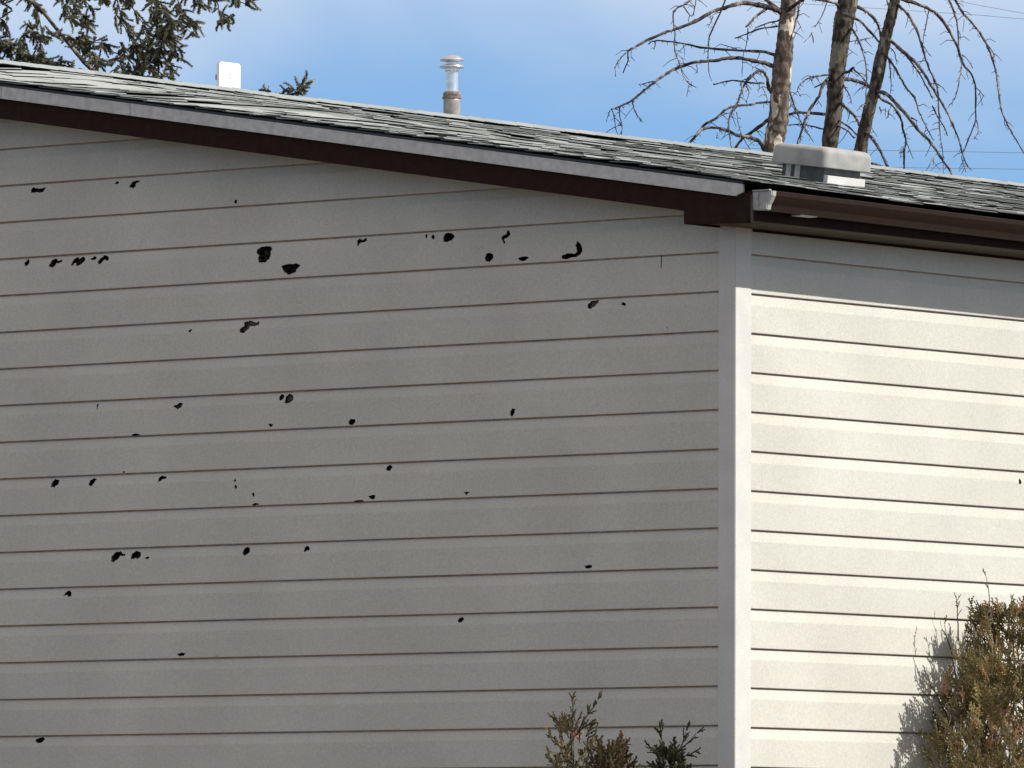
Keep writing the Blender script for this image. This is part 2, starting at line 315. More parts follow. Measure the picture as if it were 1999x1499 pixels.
def clip(poly, f):                            # convex clip, keep f>=0
    out = []
    for i in range(len(poly)):
        a, b = poly[i], poly[(i+1) % len(poly)]; fa, fb = f(a), f(b)
        if fa >= 0: out.append(a)
        if (fa >= 0) != (fb >= 0):
            t = fa/(fa-fb); out.append((a[0]+(b[0]-a[0])*t, a[1]+(b[1]-a[1])*t))
    return out
def siding(name, u0, u1, zbase, ztop, zlow, holes, to3, parent, label=None, roofline=None):
    """lap siding built course by course, with real openings where it is broken"""
    V, F, MI = [], [], []
    k = math.floor((zlow-zbase)/S)
    z0 = zbase + k*S
    while z0 < ztop:
        zb = z0; z1 = z0+S
        poly = [(u0, zb), (u1, zb), (u1, z1), (u0, z1)]
        if roofline:
            for g in roofline: poly = clip(poly, g) if len(poly) > 2 else poly
        if len(poly) >= 3:
            hs = [h for h, _ in holes if min(p[1] for p in h) < z1 and max(p[1] for p in h) > zb and min(p[0] for p in h) > min(u0, u1)]
            pts = [Vector(p) for p in poly]; edges = [(i, (i+1) % len(poly)) for i in range(len(poly))]
            for (t, _) in PROF[1:-1]:
                i0 = len(pts); a = [p[0] for p in poly]
                pts += [Vector((min(a)-.01, zb+t)), Vector((max(a)+.01, zb+t))]; edges.append((i0, i0+1))
            nseg = max(1, int(abs(u1-u0)/0.5))
            for j in range(1, nseg):             # spread points so the long panel can ripple
                uu = u0+(u1-u0)*j/nseg; i0 = len(pts)
                pts += [Vector((uu, zb-.01)), Vector((uu, z1+.01))]; edges.append((i0, i0+1))
            for h in hs:
                i0 = len(pts); pts += [Vector(p) for p in h]; edges += [(i0+j, i0+(j+1) % len(h)) for j in range(len(h))]
            vo, eo, fo, *_ = delaunay_2d_cdt([Vector((p[0], p[1])) for p in pts], edges, [], 0, 1e-6)
            base = len(V)
            for v in vo:
                t = v[1]-zb; o = off(min(max(t, 0), S))
                V.append(to3(v[0], v[1], o + 0.0009*noise.noise(Vector((v[0]*1.3, zb*9, 3))), 0.0010*noise.noise(Vector((v[0]*.8, zb*7, 9)))))
            for f in fo:
                c = (sum(vo[i][0] for i in f)/3, sum(vo[i][1] for i in f)/3)
                if not inside(c, poly): continue
                if any(inside(c, h) for h in hs): continue
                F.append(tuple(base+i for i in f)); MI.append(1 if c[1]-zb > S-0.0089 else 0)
            b = [p for p in poly if abs(p[1]-zb) < 1e-6]
            if len(b) >= 2:                      # underside of the butt
                ua, ub = min(p[0] for p in b), max(p[0] for p in b); base = len(V)
                n = max(1, int((ub-ua)/.5))
                for j in range(n+1):
                    uu = ua+(ub-ua)*j/n
                    V.append(to3(uu, zb, PROF[0][1]+0.0009*noise.noise(Vector((uu*1.3, zb*9, 3))), 0.0010*noise.noise(Vector((uu*.8, zb*7, 9))))); V.append(to3(uu, zb, -.003, 0))
                for j in range(n): F.append((base+2*j, base+2*j+1, base+2*j+3, base+2*j+2)); MI.append(1)
        z0 = z1
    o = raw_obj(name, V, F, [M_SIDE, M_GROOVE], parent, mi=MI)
    if label: o['label'] = label
    for h, pale in holes:                        # the cavity behind each opening
        n = len(h); cu = sum(p[0] for p in h)/n; cz = sum(p[1] for p in h)/n
        tt = (cz-zbase) % S
        hv, hf, hm = [], [], []
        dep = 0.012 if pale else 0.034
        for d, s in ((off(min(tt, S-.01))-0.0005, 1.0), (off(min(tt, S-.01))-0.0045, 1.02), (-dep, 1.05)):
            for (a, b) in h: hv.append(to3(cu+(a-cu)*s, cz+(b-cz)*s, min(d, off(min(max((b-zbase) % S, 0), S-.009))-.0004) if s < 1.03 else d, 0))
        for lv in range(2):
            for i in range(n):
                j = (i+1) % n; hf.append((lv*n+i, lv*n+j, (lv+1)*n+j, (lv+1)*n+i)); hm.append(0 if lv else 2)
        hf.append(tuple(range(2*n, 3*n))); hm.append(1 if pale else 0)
        raw_obj('hole', hv, hf, [M_HOLE, M_HOLE2, M_SIDE], o, mi=hm)
    return o
# rake geometry in the gable plane: everything falls by PS per metre towards each eave
PS = 0.158
def tent(X, c): return c + PS*min(-X, X-2*RX)
XL = 2*RX
gable = siding('gable_siding', XL+.1, -0.082, ZA, 1.6, GZ+.35, holesA, lambda u, z, o, dz: (u, -o, z+dz), house,
               roofline=[lambda p: (0.50-PS*p[0])-p[1], lambda p: (0.50+PS*(p[0]-2*RX))-p[1]])
side = siding('side_siding', 0.105, LEN, ZB, 0.36, GZ+.35, holesB, lambda u, z, o, dz: (o, u, z+dz), house)
# backing walls
bm = bmesh.new()
prism(bm, [(XL+.03, 0.05, GZ), (-.05, 0.05, GZ), (-.05, 0.05, .5), (RX, 0.05, .5+PS*6), (XL+.03, 0.05, .5)], (0, LEN-.08, 0))
mesh_obj('wall_core', fix(bm), M_DARK, house)
bm = bmesh.new(); box(bm, XL-.01, .01, .012, LEN+.01, GZ-.1, GZ+.36); mesh_obj('foundation', fix(bm), M_CONC, house)
bm = bmesh.new(); box(bm, XL, XL+.028, .02, LEN-.03, GZ+.36, .45); prism(bm, [(XL+.03, LEN-.027, GZ+.36), (0, LEN-.027, GZ+.36), (0, LEN-.027, .45), (RX, LEN-.027, .45+PS*6), (XL+.03, LEN-.027, .45)], (0, .027, 0))
mesh_obj('rear_siding', fix(bm), M_SIDE, house)
# corner trim, an L of two boards with a rolled arris
bm = bmesh.new()
cw, cd, th = 0.094, 0.112+.018, 0.018
prism(bm, [(-cw, -th, GZ+.36), (th, -th, GZ+.36), (th, cd-.012, GZ+.36), (0.001, cd-.012, GZ+.36), (0.001, -.001, GZ+.36), (-cw, -.001, GZ+.36)], (0, 0, .375-GZ-.36))
for e in [e for e in fix(bm).edges if abs(e.verts[0].co.z-e.verts[1].co.z) > 1]:
    pass
bmesh.ops.bevel(bm, geom=[e for e in bm.edges if abs(e.verts[0].co.z-e.verts[1].co.z) > 1], offset=.003, segments=2, affect='EDGES')
mesh_obj('corner_trim', bm, M_TRIM, house)

# rake boards (both sides of the ridge)
YR = -0.30
def rake_poly(c0, c1, xa, xb, Y):             # from xa (low end) up to the ridge
    return [(xa, Y, tent(xa, c0)), (xa, Y, tent(xa, c1)), (xb, Y, tent(xb, c1)), (xb, Y, tent(xb, c0))]
segs = [(-0.1, -4.71), (-4.712, RX)]
for xa, xb in segs + [(2*RX+.1, RX)]:
    bm = bmesh.new(); prism(bm, rake_poly(.405, .535, xa, xb, YR), (0, .02, 0)); mesh_obj('rake_fascia', fix(bm), M_BROWN, house)
msegs = [(0.295, -3.895), (-3.90, -4.845), (-4.85, RX)]
for i, (xa, xb) in enumerate(msegs + [(2*RX-.295, RX)]):
    bm = bmesh.new()
    a, b = (xa, xb)
    P = rake_poly(.520, .584, a, b, YR-.016)
    if i == 0:                                  # clipped lower corner at the eave end
        P = [(a-.045, YR-.016, tent(a-.045, .520)), (a-.004, YR-.016, tent(a, .541)), (a, YR-.016, tent(a, .556)), (a-.004, YR-.016, tent(a, .584)), P[2], P[3]]
    prism(bm, P, (0, .015, 0))
    prism(bm, [(p[0], YR-.024, p[2]) for p in rake_poly(.516, .5205, a-(.045 if i == 0 else 0), b, 0)], (0, .022, 0))
    fix(bm); bmesh.ops.bevel(bm, geom=[e for e in bm.edges], offset=.0012, segments=1, affect='EDGES')
    mesh_obj('rake_trim', bm, M_METAL, house)
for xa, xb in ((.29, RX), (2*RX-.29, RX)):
    bm = bmesh.new(); prism(bm, rake_poly(.586, .598, xa, xb, YR-.008), (0, .05, 0)); mesh_obj('shingle_shadow_strip', fix(bm), M_DARK, house)  # dark strip added to paint the shadow line below the shingle edge
# boxed eave return
bm = bmesh.new(); prism(bm, [(-.098, YR-.004, .352), (.316, YR-.004, .337), (.316, YR-.004, .49), (-.098, YR-.004, tent(-.098, .518))], (0, .03, 0)); bevel(fix(bm), .002)
mesh_obj('eave_return', bm, M_BROWN, house)
bm = bmesh.new(); prism(bm, [(-.0985, YR+.026, .352), (-.0785, YR+.026, .352), (-.0785, YR+.026, .5), (-.0985, YR+.026, .5)], (0, .25, 0))
mesh_obj('eave_return', fix(bm), M_BROWN, house)
# side eave: fascia, soffit, crown strip
bm = bmesh.new(); box(bm, .316, .336, YR-.004, LEN+.3, .349, .50); bevel(fix(bm), .002); mesh_obj('eave_fascia', bm, M_BROWN, house)
bm = bmesh.new(); box(bm, .336, .3405, YR-.006, YR+.012, .340, .48); mesh_obj('eave_return', fix(bm), M_SOFF, house)
bm = bmesh.new()
y = YR+.03
while y < LEN+.28:
    y2 = min(y+.30, LEN+.28); box(bm, .012, .315, y+.003, y2-.003, .350, .358); y = y2
mesh_obj('eave_soffit', fix(bm), M_SOFF, house)
bm = bmesh.new(); box(bm, .014, .024, .13, LEN, .336, .349); mesh_obj('soffit_channel', fix(bm), M_BROWN, house)
bm = bmesh.new()
for s in (0, 1):
    P = [(-.08, YR+.022, tent(-.08, .425)), (-.08, YR+.022, tent(-.08, .437)), (RX, YR+.022, tent(RX, .437)), (RX, YR+.022, tent(RX, .425))]
    if s: P = [(2*RX-p[0], p[1], p[2]) for p in P]
    prism(bm, P, (0, .262, 0))
mesh_obj('gable_soffit', fix(bm), M_SOFF, house)
# gutter: K-profile sheet
GP = [(.342, .492), (.342, .404), (.412, .401), (.424, .405), (.430, .428), (.446, .452), (.458, .474), (.460, .494), (.451, .498), (.449, .493)]
def sheet(name, prof, y0, y1, matr, parent, thick=.0025, n=40, wob=.002):
    V, F = [], []
    for j in range(n+1):
        y = y0+(y1-y0)*j/n; w = wob*noise.noise(Vector((y*.6, 1, 5)))
        for (x, z) in prof: V.append((x, y, z+w-.0045*(y-y0)))
    m = len(prof)
    for j in range(n):
        for i in range(m-1): F.append((j*m+i, j*m+i+1, (j+1)*m+i+1, (j+1)*m+i))
    o = raw_obj(name, V, F, matr, parent); md = o.modifiers.new('thickness', 'SOLIDIFY'); md.thickness = thick; md.offset = 0
    return o
gut = sheet('gutter', GP, YR+.012, LEN+.3, M_GUTTER, house)
bm = bmesh.new()
cap = [(.341, .497), (.341, .4025), (.413, .3995), (.4255, .4035), (.4315, .4275), (.4475, .4515), (.4595, .473), (.462, .4955)]
prism(bm, [(x, YR+.004, z) for x, z in cap], (0, .007, 0)); bevel(fix(bm), .001)
for i in range(len(cap)-1):                     # folded rim of the end cap
    (xa, za), (xb, zb) = cap[i], cap[i+1]
    if i == 0: continue
    prism(bm, [(xa, YR+.0125, za), (xb, YR+.0125, zb), (xb+.002, YR+.0125, zb-.001), (xa+.002, YR+.0125, za-.001)], (0, .03, 0))
box(bm, .372, .380, YR-.004, YR+.0035, .405, .492)
box(bm, .346, .455, YR-.006, YR+.012, .4975, .503)
mesh_obj('end_cap', bm, M_ENDCAP, gut)
# grey drip strip hanging under the gutter and short bracket tab
bm = bmesh.new(); box(bm, .350, .41, .02, .16, .392, .398); bevel(fix(bm), .001)
mesh_obj('gutter_strap', bm, M_METAL, gut)

# ------------------------------------------------------------------ roof
def sstep(a, b, x):
    t = min(1, max(0, (x-a)/(b-a))); return t*t*(3-2*t)
def zroof(X, Y):
    zp = .517 + .1735*(.4-X)
    zk = .607 - .1575*X - .014*sstep(.1, .42, X)
    z = zk + (zp-zk)*sstep(-.3, 1.4, Y)
    a = sstep(-.35, .8, Y)*.75+.25
    e = sstep(.4, .0, X)
    z += e*a*(.017*noise.noise(Vector((X*1.05, Y*.28, 1.7))) + .007*noise.noise(Vector((X*2.6, Y*.9, 7.7))))
    return z
rng = random.Random(4)
EXPO = .19
V, F, T = [], [], []
nco = int((.42-RX)/EXPO)
for c in range(nco+1):
    x0 = .42 - c*EXPO; y = YR-.034 - rng.random()*.2
    while y < LEN+.3:
        wd = rng.choice((.14, .22, .30, .40))*rng.uniform(.85, 1.15); y2 = y+wd
        ya, yb = max(y, YR-.034+rng.uniform(-.006, .006)), min(y2, LEN+.33)
        y = y2
        if yb-ya < .015: continue
        hi = rng.random() < .5
        lift = rng.uniform(.000, .006) + (.007 if hi else 0) + (.008 if rng.random() < .08 else 0)
        th_ = .0045
        big = noise.noise(Vector((x0*.8, ya*.45, 2.2)))
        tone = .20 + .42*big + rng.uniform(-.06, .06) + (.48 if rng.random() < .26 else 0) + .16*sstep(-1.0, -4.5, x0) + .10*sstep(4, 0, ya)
        g = .0015; b = len(V)
        for (X, dz) in ((x0, lift+.002), (x0-EXPO-.03, .001)):
            for Yv in (ya+g, yb-g):
                zz = zroof(X, Yv)+dz + (rng.uniform(0, .002) if dz > .0015 else 0)
                V.append((X, Yv, zz)); V.append((X, Yv, zz+th_))
        # verts: 0 b00 1 t00 2 b01 3 t01 4 b10 5 t10 6 b11 7 t11
        fs = [(1, 5, 7, 3), (0, 2, 6, 4), (0, 1, 3, 2), (0, 4, 5, 1), (2, 3, 7, 6)]
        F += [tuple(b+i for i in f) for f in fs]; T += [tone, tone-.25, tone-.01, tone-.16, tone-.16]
# left (far) slope and the deck beneath
b = len(V)
nx, ny = 50, 30
for i in range(nx+1):
    X = .40-(.40-RX)*i/nx
    for j in range(ny+1):
        Y = YR-.02+(LEN+.62-.3+.3)*j/ny; V.append((X, Y, zroof(X, Y)-.004))
for i in range(nx):
    for j in range(ny):
        q = b+i*(ny+1)+j; F.append((q, q+ny+1, q+ny+2, q+1)); T.append(.15)
b = len(V)
zr = zroof(RX, 3.0)
for j in range(2):
    Y = (YR-.02, LEN+.3)[j]
    for i in range(45):
        X = RX-(.40-RX)*i/44; zz = zr-.1735*(RX-X)
        if j == 0: zz = min(zz, tent(X, .60)+.004)
        V.append((X, Y, zz + (.006 if i % 2 else 0)))
for i in range(44): F.append((b+i, b+45+i, b+46+i, b+i+1)); T.append(.4+rng.uniform(-.1, .1))
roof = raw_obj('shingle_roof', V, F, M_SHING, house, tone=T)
# ridge cap: stiff overlapping pieces on a low ridge vent
V, F, T = [], [], []
y = YR-.03; prev = None
while y < LEN+.3:
    L = .155*rng.uniform(.92, 1.08); tone = .85+rng.uniform(-.12, .10); l2 = rng.uniform(.001, .004)
    for (Y, ex) in ((y, l2), (y+L, 0)):
        zt = .517+.1735*(.4-RX) + .030 + .006*noise.noise(Vector((Y*.35, 4, 4))) + ex
        dr = -.012+.003*noise.noise(Vector((Y*2, 8, 1)))
        V += [(RX-.15, Y, zt+dr-.024), (RX-.152, Y, zt+dr), (RX, Y, zt), (RX+.152, Y, zt+dr), (RX+.15, Y, zt+dr-.020)]
    b = len(V)-10
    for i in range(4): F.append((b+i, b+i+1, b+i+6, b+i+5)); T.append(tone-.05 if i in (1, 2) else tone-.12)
    if b: F.append((b-3, b+2, b+3, b-2)); T.append(tone-.1)
    y += L
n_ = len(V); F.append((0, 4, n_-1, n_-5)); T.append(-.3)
rc = raw_obj('ridge_cap', V, F, M_SHING, roof, tone=T)

# roof vent: rounded low hood on a dark throat with a lit flange
def roof_hit(px, py):
    v = ray(px, py); t = 30.0
    while t < 70:
        p = CAM+v*t
        if p.x < .4 and p.z <= .517+.1735*(.4-p.x)+.004: return p
        t += .005
    return CAM+v*45
q = roof_hit(1606, 359)
print('vent corner', q)
VX, VY = q.x, q.y                                # nearest lower corner of the throat
M3 = Matrix.Rotation(math.atan(.1735*.8), 4, 'Y')     # follows the roof fall along X
def vent_part(name, x0, x1, y0, y1, z0, z1, matr, parent, bev=0, seg=1):
    bm = bmesh.new(); box(bm, x0, x1, y0, y1, z0, z1); fix(bm)
    if bev > .01:
        bmesh.ops.bevel(bm, geom=[e for e in bm.edges if abs(e.verts[0].co.z-e.verts[1].co.z) > .01], offset=bev*.8, segments=4, affect='EDGES')
        bmesh.ops.bevel(bm, geom=[e for e in bm.edges if min(e.verts[0].co.z, e.verts[1].co.z) > z1-.001], offset=bev, segments=seg, affect='EDGES')
    elif bev: bmesh.ops.bevel(bm, geom=bm.edges[:], offset=bev, segments=1, affect='EDGES')
    bmesh.ops.transform(bm, matrix=Matrix.Translation((VX, VY, q.z)) @ M3, verts=bm.verts[:])
    return mesh_obj(name, bm, matr, parent, False)
def rrect(x0, x1, y0, y1, r, z, seg=5):
    P = []
    for cx_, cy_, a0 in ((x1-r, y1-r, 0), (x0+r, y1-r, 90), (x0+r, y0+r, 180), (x1-r, y0+r, 270)):
        for k in range(seg+1): a_ = R(a0+90*k/seg); P.append((cx_+r*math.cos(a_), cy_+r*math.sin(a_), z))
    return P
bm = bmesh.new(); rings = []
HX0, HX1, HY0, HY1 = -.345, .045, -.055, .385
prof_ = [(.012, .092), (.0, .090), (-.001, .096), (.002, .130), (.003, .166)] + [(.003+.036*(1-math.cos(R(a_))), .166+.036*math.sin(R(a_))) for a_ in (15, 30, 45, 60, 75, 90)] + [(.12, .206)]
for ins, z in prof_: rings.append([bm.verts.new(p) for p in rrect(HX0+ins, HX1-ins, HY0+ins, HY1-ins, .038, z)])
for a_, b_ in zip(rings, rings[1:]):
    for i in range(len(a_)): j = (i+1) % len(a_); bm.faces.new((a_[i], a_[j], b_[j], b_[i]))
bm.faces.new(rings[-1]); bm.faces.new(rings[0][::-1]); fix(bm)
bmesh.ops.transform(bm, matrix=Matrix.Translation((VX, VY, q.z)) @ M3, verts=bm.verts[:])
hood = mesh_obj('roof_vent', bm, M_VENT, house, True)
hood['label'] = 'grey metal box vent on the roof slope with its right face in the sun'
vent_part('throat', -.29, 0, 0, .33, -.03, .12, M_VENTD, hood)
vent_part('flange', 0.0, .03, .0, .345, -.01, .050, M_TRIM, hood, .002)
bm = bmesh.new()
for a in (-.262, -.20): box(bm, a, a+.035, -.004, -.0005, .0, .10)
bmesh.ops.transform(bm, matrix=Matrix.Translation((VX, VY, q.z)) @ M3, verts=bm.verts[:]); mesh_obj('louvre', bm, M_METAL, hood)

# exhaust flue at the ridge
fx = RX-.22
b0 = on_x(882, 226, fx); ppm = px_per_m(b0)
def zy(y): return b0.z + (226-y)/ppm
def rr(w): return w/2/ppm
c = (fx, b0.y)
bm = bmesh.new(); lathe(bm, [(rr(33), zy(260)), (rr(33), zy(196)), (rr(34), zy(194))], c); low = mesh_obj('exhaust_flue', bm, M_OLDPIPE, house, True)
low['label'] = 'tall metal flue pipe with a mushroom cap rising behind the ridge'
bm = bmesh.new(); lathe(bm, [(rr(34), zy(194)), (rr(38), zy(192)), (rr(38), zy(189)), (rr(33), zy(188)), (rr(35), zy(184)), (rr(32), zy(180)), (rr(24), zy(178))], c); mesh_obj('collar', bm, M_RUST, low, False)
bm = bmesh.new(); lathe(bm, [(rr(24.5), zy(182)), (rr(24.5), zy(140)), (rr(27), zy(137)), (rr(27), zy(133)), (rr(20), zy(131)), (rr(20), zy(118))], c); mesh_obj('upper_pipe', bm, M_GALV, low, False)
bm = bmesh.new(); lathe(bm, [(rr(26), zy(134.5)), (rr(48), zy(131.5)), (rr(49), zy(130)), (rr(48), zy(128.8)), (rr(24), zy(125))], c); mesh_obj('lower_ring', bm, M_GALV, low, False)
bm = bmesh.new(); lathe(bm, [(rr(22), zy(121)), (rr(46), zy(118)), (rr(48), zy(116.5)), (rr(46), zy(115)), (rr(30), zy(110)), (rr(14), zy(107.5)), (0.0001, zy(107))], c); mesh_obj('cap', bm, M_GALV, low, False)

# white antenna panel behind the ridge
ant = thing('antenna_panel', 'small white rectangular panel with a faint grey mark, standing above the roof ridge', 'antenna')
ax = RX-.12
A = on_x(428.5, 119.5, ax); B = on_x(469.5, 124, ax); C_ = on_x(428.5, 174, ax)
bm = bmesh.new(); w_ = B.y-A.y; h_ = A.z-C_.z
box(bm, ax-.022, ax, A.y, B.y, C_.z-.02, A.z)
bmesh.ops.bevel(bm, geom=[e for e in fix(bm).edges if abs((e.verts[0].co-e.verts[1].co).normalized().x) > .9], offset=.010, segments=3, affect='EDGES')
pan = mesh_obj('panel', bm, M_WHITE, ant)
bm = bmesh.new(); my = on_x(449.5, 148, ax)
for dy, dz in ((-.010, .008), (.006, .009), (-.009, -.010), (.007, -.009)): box(bm, ax+.0005, ax+.0015, my.y+dy-.007, my.y+dy+.007, my.z+dz-.007, my.z+dz+.007)
box(bm, ax+.0005, ax+.0015, my.y+.0, my.y+.016, my.z-.034, my.z-.029)
mesh_obj('emblem', bm, M_MARK, ant)
bm = bmesh.new(); mk = on_x(426, 150, ax-.03); box(bm, ax-.05, ax-.023, mk.y-.006, mk.y+.10, mk.z-.018, mk.z+.016); bevel(fix(bm), .004)
mesh_obj('bracket', bm, M_DARK, ant)
bm = bmesh.new(); lathe(bm, [(.016, A.z-.55), (.016, A.z-.02)], (ax-.04, (A.y+B.y)/2), 12); mesh_obj('mast', bm, M_METAL, ant)

# ------------------------------------------------------------------ dead trees
def bark(name, c1, c2, c3, thr):
    m = bpy.data.materials.new(name); m.use_nodes = True; t = m.node_tree; b = t.nodes['Principled BSDF']; b.inputs['Roughness'].default_value = .9; b.inputs['Specular IOR Level'].default_value = .15
    g = N(t, 'ShaderNodeNewGeometry'); mpn = N(t, 'ShaderNodeMapping'); mpn.inputs['Scale'].default_value = (1, 1, .45); t.links.new(g.outputs['Position'], mpn.inputs[0])
    n = N(t, 'ShaderNodeTexNoise'); n.inputs['Scale'].default_value = 26; n.inputs['Detail'].default_value = 6; t.links.new(mpn.outputs[0], n.inputs[0])
    mr = N(t, 'ShaderNodeMapRange'); mr.inputs['From Min'].default_value = .42; mr.inputs['From Max'].default_value = .58; t.links.new(n.outputs[0], mr.inputs[0])
    x = N(t, 'ShaderNodeMix', data_type='RGBA'); x.inputs[6].default_value = (*c1, 1); x.inputs[7].default_value = (*c2, 1); t.links.new(mr.outputs[0], x.inputs[0])
    n3 = N(t, 'ShaderNodeTexNoise'); n3.inputs['Scale'].default_value = 10; n3.inputs['Detail'].default_value = 3; t.links.new(mpn.outputs[0], n3.inputs[0])
    mr3 = N(t, 'ShaderNodeMapRange'); mr3.inputs['From Min'].default_value = thr; mr3.inputs['From Max'].default_value = thr+.03; t.links.new(n3.outputs[0], mr3.inputs[0])
    x3 = N(t, 'ShaderNodeMix', data_type='RGBA'); x3.inputs[7].default_value = (*c3, 1); t.links.new(mr3.outputs[0], x3.inputs[0]); t.links.new(x.outputs[2], x3.inputs[6])
    t.links.new(x3.outputs[2], b.inputs['Base Color'])
    bp = N(t, 'ShaderNodeBump'); bp.inputs['Strength'].default_value = .7; bp.inputs['Distance'].default_value = .015
    t.links.new(n.outputs[0], bp.inputs['Height']); t.links.new(bp.outputs[0], b.inputs['Normal'])
    return m
M_BARK1 = bark('peeling_bark', (.075, .058, .048), (.19, .155, .125), (.64, .56, .46), .53)
M_BARK2 = bark('scaly_bark', (.036, .029, .024), (.12, .105, .085), (.22, .20, .16), .58)
M_TWIG = bark('dead_twig', (.035, .028, .028), (.12, .10, .092), (.24, .21, .19), .57)
def tz(x0, y0, sc, pts): return [(x0+a/sc, y0+b/sc) for a, b in pts]
cz = lambda p: tz(1180, 0, 4.997, p)
dz_ = lambda p: tz(1480, 0, 4.543, p)
ez = lambda p: tz(1660, 0, 4.05, p)
def branch_obj(paths, depth, parent, seed):
    """paths: list of (points px, start width px, end width px, depth drift m); first is the limb, the rest its twigs"""
    rg = random.Random(seed); tb = Tubes(); s = depth/FPX
    for pi, (pts, w0, w1, drift) in enumerate(paths):
        sp = smoothpts(pts, 4); n = len(sp); P, Rd = [], []
        for i, q_ in enumerate(sp):
            t = i/(n-1); d = depth + (drift*t if pi == 0 else drift)
            jx = (rg.random()-.5)*1.3; jy = (rg.random()-.5)*1.3
            P.append(at_depth(q_[0]+jx, q_[1]+jy, d)); Rd.append((w0+(w1-w0)*t)*.62*s*rg.uniform(.82, 1.22))
        tb.tube(P, Rd, 7 if w0 > 4 else 5)
        for i in range(2, n-1):                  # stubs and fine twiglets
            if rg.random() < (.75 if w0 > 2.2 else .5):
                a = sp[i]; L = rg.uniform(3, 9) if rg.random() < .75 else rg.uniform(12, 30)
                ang = rg.uniform(-1.9, 1.9)+math.pi/2
                e1 = (a[0]+L*.5*math.cos(ang), a[1]+L*.5*math.sin(ang)); e2 = (e1[0]+L*.5*math.cos(ang+rg.uniform(-.5, .5)), e1[1]+L*.5*math.sin(ang*.5+math.pi/4))
                d = (P[i]-CAM).dot(fw)
                tb.tube([P[i], at_depth(*e1, d+rg.uniform(-.05, .05)), at_depth(*e2, d+rg.uniform(-.08, .08))], [.95*s, .7*s, .45*s], 4)
    tb.obj('branch', M_TWIG, parent)
def trunk(path, depth, parent, matr, seed):
    rg = random.Random(seed); s = depth/FPX; sp = smoothpts(path, 12)
    tb = Tubes(); P = [at_depth(q_[0], q_[1], depth) for q_ in sp]
    base = P[0].copy(); 
    n = max(2, int((base.z-GZ)/.4)); g = Vector((base.x, base.y, GZ)) + (base-P[6]).normalized()*0
    low = [Vector((base.x, base.y, GZ)).lerp(base, i/n) for i in range(n)]
    Rl = [sp[0][2]*.5*s*(1.35-.35*i/n) for i in range(n)]
    P = low+P; Rd = Rl+[q_[2]*.5*s*rg.uniform(.95, 1.07) for q_ in sp]
    tb.tube(P, Rd, 16)
    tb.v = [tuple(Vector(v)+noise.noise_vector(Vector((v[0]*14, v[1]*14, v[2]*5)))*.011) for v in tb.v]
    return tb.obj('trunk', matr, parent)

